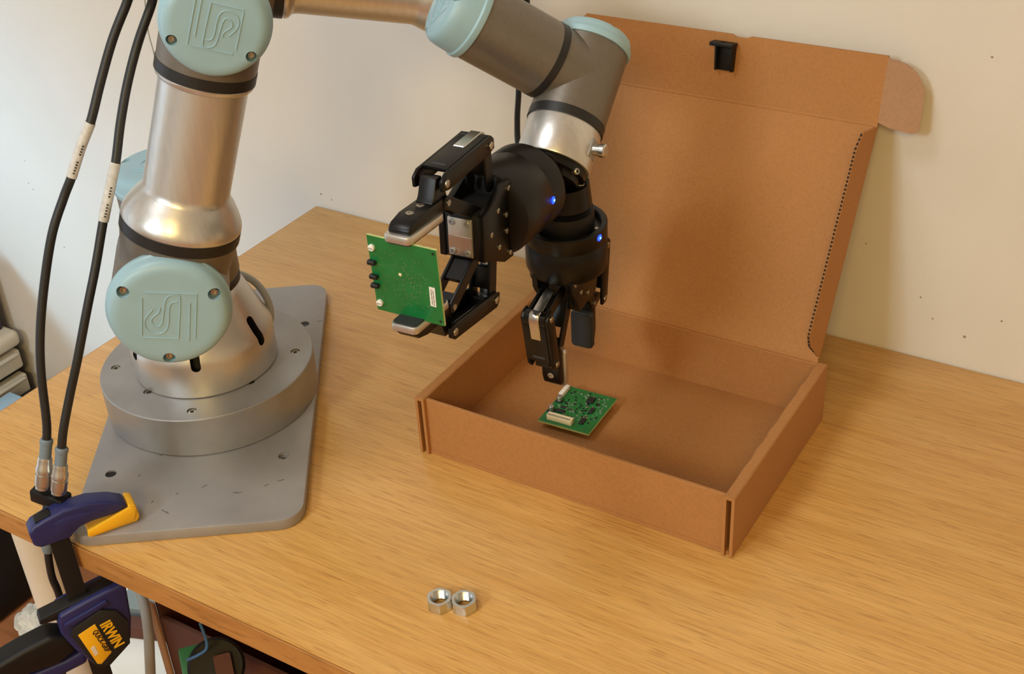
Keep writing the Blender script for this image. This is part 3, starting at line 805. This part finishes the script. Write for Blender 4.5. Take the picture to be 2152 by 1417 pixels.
# crease strip at the fold: a rounded score line
lpart(box, 'lid_crease', MB().tube([FB + X_ * hx0 - Fn * .0014, FB + X_ * hx1 - Fn * .0014], .0021, 10, 1), M_CARD, lid)
lpart(box, 'hinge_crease', MB().tube([HB + X_ * hx0 - Ln * .0012, HB + X_ * hx1 - Ln * .0012], .0019, 10, 1), M_CARD, lid)
# rounded ears on the front flap, turned back a little
for s_, x0 in ((1, hx1), (-1, hx0)):
    ed = V((s_ * math.cos(.30), 0, 0)) - Fn * math.sin(.30)
    ear = [(0, .003), (.010, -.001), (.026, -.0035)]
    for k in range(6): a = -PI / 2 + PI / 2 * k / 5; ear.append((.0285 + .0055 * math.cos(a), .002 + .0055 * math.sin(a)))
    for k in range(1, 9): a = PI / 2 * k / 8; ear.append((.004 + .030 * math.cos(a), .024 + .0315 * math.sin(a)))
    ear.append((0, FL - .001))
    o0 = FB + X_ * x0
    lpart(box, 'lid_ear', MB().prism(ear, -ct if s_ > 0 else 0, 0 if s_ > 0 else ct, o0, ed, Fd), M_CARDB if s_ > 0 else M_CARD, lid)
# side flaps of the lid, standing out from it; their cut edge shows the fluting
for s_, x0 in ((1, hx1), (-1, hx0)):
    sd = (Ln * .985 - X_ * s_ * .17).normalized()
    hw = .0285
    fp = [(0, .004), (hw * .75, .012), (hw, .021), (hw, LL - .026), (hw * .8, LL - .010), (0, LL - .001)]
    o0 = HB + X_ * x0
    sf = lpart(box, 'lid_side_flap', MB().prism([(a, b) for a, b in fp], 0, ct * .9, o0, sd, Ld) if s_ > 0 else MB().prism([(a, b) for a, b in fp], -ct * .9, 0, o0, sd, Ld), M_CARD, lid)
    fl = MB()
    nn = sd.cross(Ld).normalized() * (1 if s_ > 0 else -1)
    pts = [(hw * .35, .0082), (hw * .75, .012), (hw, .021), (hw, LL - .026), (hw * .8, LL - .010)]
    for (a0_, b0_), (a1_, b1_) in zip(pts, pts[1:]):
        Lg = math.hypot(a1_ - a0_, b1_ - b0_); nk = max(1, int(Lg / .0034))
        for k in range(nk):
            f0, f1 = (k + .1) / nk, (k + .72) / nk
            pa = o0 + sd * (a0_ + (a1_ - a0_) * f0) + Ld * (b0_ + (b1_ - b0_) * f0)
            pb = o0 + sd * (a0_ + (a1_ - a0_) * f1) + Ld * (b0_ + (b1_ - b0_) * f1)
            fl.tube([pa + nn * ct * .45, pb + nn * ct * .45], .0010, 6, 1)
    lpart(box, 'fluted_edge', fl, M_FLUTE, sf)['kind'] = 'stuff' if False else 'stuff'

# black bracket stuck on the lid flap
bw = Matrix.Rotation(.0054, 3, 'Z')
BM = box.matrix_world.copy()
def BWp(p): return Matrix.Translation((bx + BXW / 2, by + BXD / 2, 0)) @ bw.to_4x4() @ p
bc = FB + X_ * .1395 + Fd * .0390
br = thing('corner_bracket', 'small black plastic bracket stuck on the raised lid flap', 'bracket', BWp(bc), bw @ Matrix((X_, Fd, Fn)).transposed())
lpart(br, 'back_plate', MB().box((.0015, 0, .0011), (.0165, .0240, .0018), bev=.0003), M_BLACK2)
tp = lpart(br, 'top_plate', MB().prism(rrect(-.0115, 0, .0105, .0120, .0008, 2), -.0016, .0016, (0, .0115, .0006), (1, 0, 0), (0, 0, 1), bev=.0003), M_BLACK2)
cut(tp, [MB().cyl((-.0005, .02, .0065), (-.0005, .0, .0065), .0026, seg=16)])
for x in (-.0060, .0088):
    lpart(br, 'side_rib', MB().prism([(0, 0), (.0055, 0), (.0100, .0225), (0, .0225)], -.0009, .0009, (x, -.0120, .0006), (0, 0, 1), (0, 1, 0), bev=.0003), M_BLACK2)

# ------------------------------------------------------------------ hex nuts
def nut(label, px, py, rz):
    p = onplane(px, py, 2, 0)
    n = thing('hex_nut', label, 'nut', (p.x, p.y, .0002), Matrix.Rotation(rz, 3, 'Z'), 'hex nuts on the desk')
    af, h = .0087, .0092
    b = MB()
    R_ = af / math.cos(PI / 6)
    prof = [(k, z) for k, z in ((.93, 0), (1, .0008), (1, h - .0009), (.925, h))]
    seg = 48
    vs, fs = [], []
    rows = [(.0066, 0)] + [('o', f, z) for f, z in prof] + [(.0070, h), (.0061, h - .0009)] + [(.0061 + (.00045 if k % 2 else 0), h - .0009 - k * .00055) for k in range(1, 14)] + [(.0066, .0001)]
    for k in range(seg):
        a = 2 * PI * k / seg
        ph = (a % (PI / 3)) - PI / 6
        ro = af / math.cos(ph)
        for rr in rows:
            if rr[0] == 'o':
                f, z = rr[1], rr[2]
                r_ = min(ro, R_ * f) if f < 1 else ro
            else: r_, z = rr
            vs.append(V((r_ * math.cos(a), r_ * math.sin(a), z)))
    m = len(rows)
    for k in range(seg):
        for i in range(m - 1): fs.append((k * m + i, ((k + 1) % seg) * m + i, ((k + 1) % seg) * m + i + 1, k * m + i + 1))
    b.add(vs, fs)
    lpart(n, 'nut_body', b, M_ZINC, smooth=28)
    return n
nut('zinc hex nut on the desk, the left one of the touching pair', 925, 1274, .10)
nut('zinc hex nut on the desk, the right one of the touching pair', 976, 1278, .16)

# ------------------------------------------------------------------ bar clamp at the desk corner
ad = V((.50, .866, 0)); nd = V((.866, -.50, 0))
CLR = Matrix((ad, z_, nd)).transposed()        # local x: jaw direction, y: up, z: towards the room
clamp = thing('bar_clamp', 'blue and yellow bar clamp gripping the desk edge and steel plate', 'clamp', (.0262, -.2245, 0), CLR)
def cp(name, poly, z0, z1, m, bev=.001, sub=None, seg=2):
    return lpart(clamp, name, MB().prism(poly, z0, z1, bev=bev, seg=seg), m, sub)
bar = lpart(clamp, 'steel_bar', MB().prism([(.0035, -.30), (.0190, -.30), (.0190, .032), (.0035, .032)], -.0030, .0030, bev=.0005), M_BLACK2)
jaw = cp('fixed_jaw', [(-.0030, .0160), (-.0080, .0200), (-.0088, .0330), (-.0045, .0375), (.0040, .0400), (.020, .0435), (.040, .0425), (.056, .0370), (.066, .0305), (.068, .0262), (.056, .0240), (.038, .0245), (.029, .0230), (.0225, .0190), (.0205, .0160)], -.0085, .0085, M_BLUE, .0022, seg=3)
cp('jaw_panel', [(.010, .0220), (.022, .0245), (.034, .0275), (.050, .0290), (.044, .0345), (.024, .0375), (.011, .0355)], .0083, .0089, M_BLUE, .0003, jaw)
cp('bar_slot_cap', [(-.0030, .0365), (.0110, .0395), (.0105, .0425), (-.0020, .0400)], -.0050, .0050, M_BLACK2, .0006, jaw)
pz = PT
pad = lpart(clamp, 'jaw_pad', MB().prism([(.0330, pz + .0003), (.0720, pz + .0003), (.0745, pz + .004), (.0735, pz + .0165), (.0680, pz + .0190), (.0670, pz + .0105), (.0330, pz + .0060)], -.0100, .0100, bev=.0016, seg=3), M_YEL)
lpart(clamp, 'pad_lip', MB().prism([(.0320, pz + .003), (.0700, pz + .004), (.0735, pz + .0150), (.0690, pz + .0175), (.0330, pz + .0085)], .0088, .0118, bev=.0010), M_YEL, pad)
# sliding body under the desk
cp('sliding_jaw', [(-.0230, -.0590), (-.0215, -.0535), (.0150, -.0480), (.0430, -.0440), (.0470, -.0480), (.0450, -.0540), (.0180, -.0570), (-.0050, -.0605)], -.0075, .0075, M_BLACK2, .0012)
UPB = .0075
bodyc = cp('clamp_body', [(-0.0090, -0.0605), (-0.0070, -0.0535), (0.0160, -0.0485), (0.0460, -0.0435), (0.0490, -0.0485), (0.0460, -0.0825), (0.0410, -0.1045), (0.0220, -0.1215), (0.0080, -0.1195), (-0.0040, -0.0925), (-0.0100, -0.0725)], -.0125, .0125, M_BLUE, .0025, seg=3)
cp('body_rib', [(-0.0065, -0.0665), (-0.0055, -0.0615), (0.0160, -0.0565), (0.0310, -0.0525), (0.0320, -0.0575), (0.0150, -0.0625)], .0115, .0145, M_BLUE, .0010, bodyc)
pan = cp('name_panel', [(-0.0035, -0.0743), (-0.0001, -0.0688), (0.0245, -0.0600), (0.0359, -0.0666), (0.0427, -0.0820), (0.0393, -0.1062), (0.0188, -0.1216), (0.0085, -0.1183)], .0120, .0150, M_DARK, .0008, bodyc)
cp('yellow_field', [(0.0020, -0.0765), (0.0170, -0.0715), (0.0230, -0.1075), (0.0125, -0.1160), (0.0095, -0.1140)], .0148, .0154, M_YEL, .0002, bodyc)
def lettering(name, txt, size, cx, cy, ang, m, z, xs=1.0):
    vs, fs = text_mesh(txt, size, .0002)
    d = V((math.cos(ang), math.sin(ang))); n = V((-d.y, d.x))
    mb = MB().add([V((cx + d.x * v.x * xs + n.x * v.y, cy + d.y * v.x * xs + n.y * v.y, z + v.z)) for v in vs], fs)
    return lpart(clamp, name, mb, m, pan, 0)
ta = math.radians(-79)
lettering('brand_lettering', 'IRWIN', .0128, .0272, -.0890, ta, M_YEL, .0152, .85)
lettering('model_lettering', 'QUICK-GRIP', .0062, .0178, -.0915, ta, M_PRINT, .0156, .80)
cp('print_patch', [(0.0082, -0.0945), (0.0118, -0.0935), (0.0128, -0.1035), (0.0094, -0.1045)], .0152, .0156, M_LEG, .0001, bodyc, 1)
cp('pistol_grip', [(-.0050, -.0790), (-.0180, -.0720), (-.0420, -.0760), (-.0700, -.0830), (-.1050, -.0900), (-.1100, -.1120), (-.0700, -.1060), (-.0450, -.1020), (-.0200, -.1030), (-.0020, -.0960)], -.0115, .0115, M_BLACK2, .0040, seg=3)
cp('squeeze_lever', [(.0040, -.1000), (-.0140, -.1040), (-.0380, -.1050), (-.0750, -.1100), (-.1050, -.1150), (-.1100, -.1420), (-.0700, -.1380), (-.0400, -.1290), (-.0180, -.1180), (.0030, -.1150)], -.0095, .0095, M_BLUE, .0035, seg=3)

# ------------------------------------------------------------------ gripper cables and their splitter
def connector(t, p0, p1, big=True):
    """metal screw connector from p0 (bottom) up to p1, grey boot on top"""
    p0, p1 = V(p0), V(p1); d = p1 - p0; L = d.length; d.normalize()
    r = .0066
    lpart_ = part(t, 'screw_connector', MB().lathe(p0, d, [(r * .86, 0), (r * .86, L * .06), (r * .98, L * .08), (r, L * .16), (r, L * .30), (r * .90, L * .31), (r * .90, L * .34), (r, L * .35), (r, L * .42), (r * .88, L * .47), (r * .86, L * .58), (r * .78, L * .64), (r * .7, L * .64)], 20), M_NICKEL, smooth=25)
    part(t, 'cable_boot', MB().lathe(p0, d, [(r * .70, L * .62), (r * .70, L * .90), (r * .78, L * .91), (r * .78, L * .97), (r * .62, L)], 20), M_GREYR)
def hang(label, pts, sleeve, conn):
    top = pts[0]
    t = thing('gripper_cable', label, 'cable', conn[0], None, 'black gripper cables')
    part(t, 'cord', MB().tube(pts, .0034, 14, 8), M_CABLE)
    connector(t, conn[0], conn[1])
    i0, i1 = sleeve
    part(t, 'printed_sleeve', MB().tube([pts[i] for i in range(i0, i1 + 1)], .0039, 14, 8), M_SLEEVE)
    # a few dark characters, too small to read
    a, b = V(pts[i0]), V(pts[i1]); d = (b - a)
    view = (CAM - a).normalized(); s_ = d.normalized().cross(view).normalized()
    pm = MB()
    for k in range(9):
        f = .08 + .05 * k if k < 5 else .42 + .05 * (k - 5)
        pm.box(a + d * f + view * .0037 + s_ * .0006, (.0014, .0007, .0010), frame(d, s_))
    part(t, 'sleeve_print', pm, M_PRINT)['kind'] = 'stuff'
    return t
c1 = (PX(90, 1026, 1.005), PX(98, 922, .990))
c2_ = (PX(123, 1036, 1.003), PX(130, 940, .988))
hang('black cable with a white sleeve, the one bowing out furthest left',
     [c1[1] + (c1[0] - c1[1]) * .15, PX(98, 890, .985), PX(86, 780, .97), PX(85, 690, .96), PX(94, 590, .95), PX(110, 490, .94), PX(134, 415, .935), PX(150, 373, .93), PX(169, 312, .925), PX(190, 258, .92), PX(212, 170, .915), PX(236, 85, .91), PX(262, 18, .905), PX(290, -45, .90), PX(360, -110, .92), E_ + z_ * .045 + t_ * .02],
     (7, 9), c1)
hang('black cable with a white sleeve, running nearest the upright robot tube',
     [c2_[1] + (c2_[0] - c2_[1]) * .15, PX(133, 905, .983), PX(147, 830, .975), PX(163, 755, .965), PX(183, 650, .955), PX(201, 560, .95), PX(217, 465, .945), PX(230, 402, .94), PX(243, 342, .935), PX(253, 260, .93), PX(268, 175, .925), PX(290, 90, .92), PX(318, 10, .915), PX(335, -50, .93), PX(395, -90, .95), E_ + z_ * .040 + t_ * .045],
     (6, 8), c2_)
sp = thing('cable_splitter', 'small black cable splitter tucked behind the blue clamp jaw', 'splitter', PX(105, 1060, 1.01))
s0, s1 = PX(72, 1020, 1.012), PX(140, 1046, 1.006)
dd = (s1 - s0).normalized(); upv = (z_ - dd * dd.z).normalized(); fw = dd.cross(upv)
part(sp, 'splitter_body', MB().box((s0 + s1) / 2 - upv * .006, ((s1 - s0).length, .012, .014), Matrix((dd, upv, fw)).transposed(), bev=.0015), M_BLACK2)
lo = PX(101, 1085, 1.013); 
part(sp, 'splitter_stem', MB().cyl((s0 + s1) / 2 - upv * .010, lo, .0055, seg=20), M_BLACK2)
tail = thing('extension_cable', 'black cable with grey boot hanging below the desk edge behind the clamp', 'cable', lo)
part(tail, 'collar', MB().cyl(lo, PX(101, 1130, 1.022), .0052, seg=20), M_COPPER)
part(tail, 'cable_boot', MB().lathe(PX(101, 1126, 1.021), PX(101, 1162, 1.031) - PX(101, 1126, 1.021), [(.0050, 0), (.0052, .002), (.0052, .012), (.0044, .0165)], 20), M_GREYR)
part(tail, 'cord', MB().tube([PX(101, 1158, 1.030), PX(103, 1180, 1.037), PX(110, 1215, 1.05), PX(124, 1250, 1.07), PX(140, 1320, 1.10), PX(130, 1420, 1.13), PX(90, 1520, 1.16)], .0032, 12), M_CABLE)
# cable dropping from the wrist to the left gripper
wc = thing('wrist_cable', 'thin black cable dropping straight from the wrist to the left gripper', 'cable', PX(1086, 300, .99))
part(wc, 'cord', MB().tube([PX(1106, 10, .985), PX(1090, -14, .98), PX(1082, 40, .995), PX(1089, 110, 1.0), PX(1090, 190, 1.0), PX(1087, 250, .99), PX(1090, 310, .975), PX(1110, 360, .955)], .0024, 10), M_CABLE)
part(wc, 'cable_tie', MB().box(PX(1100, 4, .965), (.010, .004, .006), bev=.0008), M_BLACK2)
# hair-thin pale wire hanging behind the robot
capt = V((-.012, .004, ZT + .1965))
pw = thing('thin_wire', 'hair-thin pale wire hanging behind the cables near the elbow', 'wire', capt)
part(pw, 'strand', MB().tube([E_ - u * .028 + z_ * .034, E_ - u * .036 + z_ * .048 - t_ * .02, PX(318, -70, .985), PX(305, -20, .99), PX(306, 20, 1.0), PX(312, 70, 1.01), PX(325, 120, 1.02), PX(338, 200, 1.035), PX(343, 280, 1.045), capt], .0006, 6), M_GREYC)

# ------------------------------------------------------------------ things beyond and below the desk
dw = thing('drawer_unit', 'cream cabinet with wide drawers beyond the left end of the desk', 'cabinet', (-1.05, .06, FZ))
UX, UY0, UY1, UZ = -.85, -.25, .352, -.355
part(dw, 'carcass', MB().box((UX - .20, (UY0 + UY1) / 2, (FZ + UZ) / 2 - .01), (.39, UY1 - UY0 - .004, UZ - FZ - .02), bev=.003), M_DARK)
part(dw, 'top_board', MB().box((UX - .19, (UY0 + UY1) / 2, UZ - .014), (.42, UY1 - UY0, .028), bev=.010, seg=4), M_DRAWER)
for k in range(7):
    zc_ = UZ - .052 - k * .046
    d_ = part(dw, 'drawer_front', MB().box((UX + .004, (UY0 + UY1) / 2, zc_), (.02, UY1 - UY0 - .012, .033), bev=.004, seg=3), M_DRAWER)
    part(dw, 'drawer_lip', MB().box((UX + .017, (UY0 + UY1) / 2, zc_ + .014), (.012, UY1 - UY0 - .03, .004), bev=.0015), M_DRAWER, d_)
pk_ = thing('printed_carton', 'dark purple printed carton standing on the cream cabinet', 'carton', (UX - .13, .10, UZ))
part(pk_, 'carton_body', MB().box((UX - .10, .222, UZ + .078), (.19, .24, .155), bev=.002), M_NAVY)
part(pk_, 'red_print', MB().lathe((UX - .0045, .325, UZ + .040), (1, 0, 0), [(.012, 0), (.012, .0006)], 20), M_RED)
part(pk_, 'red_print', MB().box((UX - .0045, .320, UZ + .022), (.001, .014, .022)), M_RED)
part(pk_, 'white_print', MB().box((UX - .0045, .225, UZ + .10), (.001, .20, .035)), M_LEG)
bq = onplane(2, 866, 2, -.441)
bl = thing('blue_folder', 'pale blue plastic folder lying on the black case past the desk edge', 'folder', (bq.x, bq.y, -.448))
part(bl, 'cover', MB().box((bq.x, bq.y, -.4405), (.060, .085, .003), bev=.001), M_SKY)
part(bl, 'pages', MB().box((bq.x, bq.y, -.4445), (.055, .080, .005), bev=.0005), M_WHITE)
# under the desk
case = thing('black_case', 'slim black case standing on the floor beside the cream cabinet', 'case', (-.775, .12, FZ))
part(case, 'case_body', MB().box((-.775, .12, FZ + .1465), (.085, .44, .285), bev=.006), M_BLACK2)
part(case, 'front_bezel', MB().box((-.775, -.105, FZ + .1465), (.080, .014, .275), bev=.005), M_BLACK2)
for sy in (-1, 1):
    part(case, 'foot', MB().box((-.775, .12 + sy * .16, FZ + .003), (.070, .03, .006), bev=.001), M_RUBBER)
stor = thing('white_storage_box', 'white lidded storage box on the floor behind the clamp', 'storage box', (-.33, .13, FZ))
part(stor, 'tub', MB().prism(rrect(-.445, .00, -.215, .27, .02), FZ + .0005, -.56, bev=.004), M_WHITE)
part(stor, 'lid', MB().prism(rrect(-.455, -.010, -.205, .28, .022), -.56, -.535, bev=.005), M_WHITE)
cr = thing('crumpled_bag', 'crumpled white plastic bag lying on the floor left of the storage box', 'bag', (-.665, .135, FZ))
cb = bmesh.new(); bmesh.ops.create_icosphere(cb, subdivisions=4, radius=1)
for v in cb.verts:
    n = v.co.normalized()
    k = 1 + .22 * math.sin(n.x * 7 + n.y * 4) * math.cos(n.z * 9 + n.x * 3) + random.uniform(-.02, .02)
    v.co = V((-.665 + n.x * .040 * k, .135 + n.y * .032 * k, FZ + .001 + max(0, (n.z + .55)) * .022 * k))
cb.verts.index_update()
part(cr, 'bag_body', MB().add([v.co.copy() for v in cb.verts], [[v.index for v in f.verts] for f in cb.faces]), M_WHITE, smooth=20); cb.free()
tr = thing('grey_tray', 'grey tray with coiled black leads behind the clamp body', 'tray', (-.33, .12, -.535))
TR_ = Matrix.Rotation(.35, 3, 'Z')
part(tr, 'tray_base', MB().box((-.325, .155, -.5265), (.16, .09, .016), TR_, bev=.003), mat('grey_plastic', srgb(128, 134, 130), .55, noise=.05))
part(tr, 'wooden_strip', MB().box((-.310, .085, -.5245), (.17, .022, .020), TR_, bev=.002), M_DBROWN)
for k in range(3):
    pts = [V((-.335 + .050 * math.cos(a * 2 * PI / 16) + .004 * k, .155 + .028 * math.sin(a * 2 * PI / 16), -.515 + .006 * k)) for a in range(17)]
    part(tr, 'coiled_lead', MB().tube(pts, .0032, 8, 2), M_CABLE)
gp = thing('grey_conduit', 'pale grey cable hanging down behind the desk front edge', 'cable', (-.06, -.10, FZ))
part(gp, 'cord', MB().tube([PX(292, 1235, 1.20), PX(304, 1275, 1.20), PX(312, 1330, 1.21), PX(315, 1390, 1.22), PX(318, 1450, 1.24), PX(325, 1520, 1.27)], .0050, 12), M_GREYC)
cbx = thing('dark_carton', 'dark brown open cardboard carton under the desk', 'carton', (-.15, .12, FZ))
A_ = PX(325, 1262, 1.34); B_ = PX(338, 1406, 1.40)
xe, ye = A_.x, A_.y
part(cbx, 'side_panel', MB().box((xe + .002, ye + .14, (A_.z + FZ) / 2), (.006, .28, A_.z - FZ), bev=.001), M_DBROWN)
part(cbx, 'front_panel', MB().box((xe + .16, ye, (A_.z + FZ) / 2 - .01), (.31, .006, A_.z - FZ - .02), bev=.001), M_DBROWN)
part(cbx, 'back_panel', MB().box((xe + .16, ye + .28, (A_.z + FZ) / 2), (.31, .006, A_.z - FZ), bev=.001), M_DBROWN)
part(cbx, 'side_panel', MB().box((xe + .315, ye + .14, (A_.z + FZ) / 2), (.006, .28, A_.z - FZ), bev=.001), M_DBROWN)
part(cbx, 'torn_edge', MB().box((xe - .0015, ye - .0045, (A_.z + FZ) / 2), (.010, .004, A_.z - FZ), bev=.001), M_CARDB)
gd = thing('green_gadget', 'green board with a round black plug hanging under the desk edge', 'gadget', PX(450, 1400, 1.2))
GR = frame(CAM - PX(450, 1390, 1.2), (.3, -.2, 1))
part(gd, 'green_panel', MB().prism(rrect(-.030, -.016, .020, .016, .003), -.0015, .0015, PX(418, 1400, 1.2), GR.col[0], GR.col[1], bev=.0004), M_TEAL)
part(gd, 'round_plug', MB().lathe(PX(455, 1400, 1.20), CAM - PX(455, 1400, 1.2), [(.027, -.03), (.027, 0), (.024, .003), (0, .003)], 32), M_BLACK2)
part(gd, 'plug_face', MB().prism(rrect(-.012, -.008, .012, .008, .002), .003, .0045, PX(470, 1402, 1.195), GR.col[0], GR.col[1]), M_DBROWN)
part(gd, 'blue_lead', MB().tube([PX(420, 1310, 1.17), PX(433, 1345, 1.17), PX(433, 1365, 1.17), PX(415, 1378, 1.17), PX(393, 1388, 1.18)], .0014, 8), M_BWIRE)
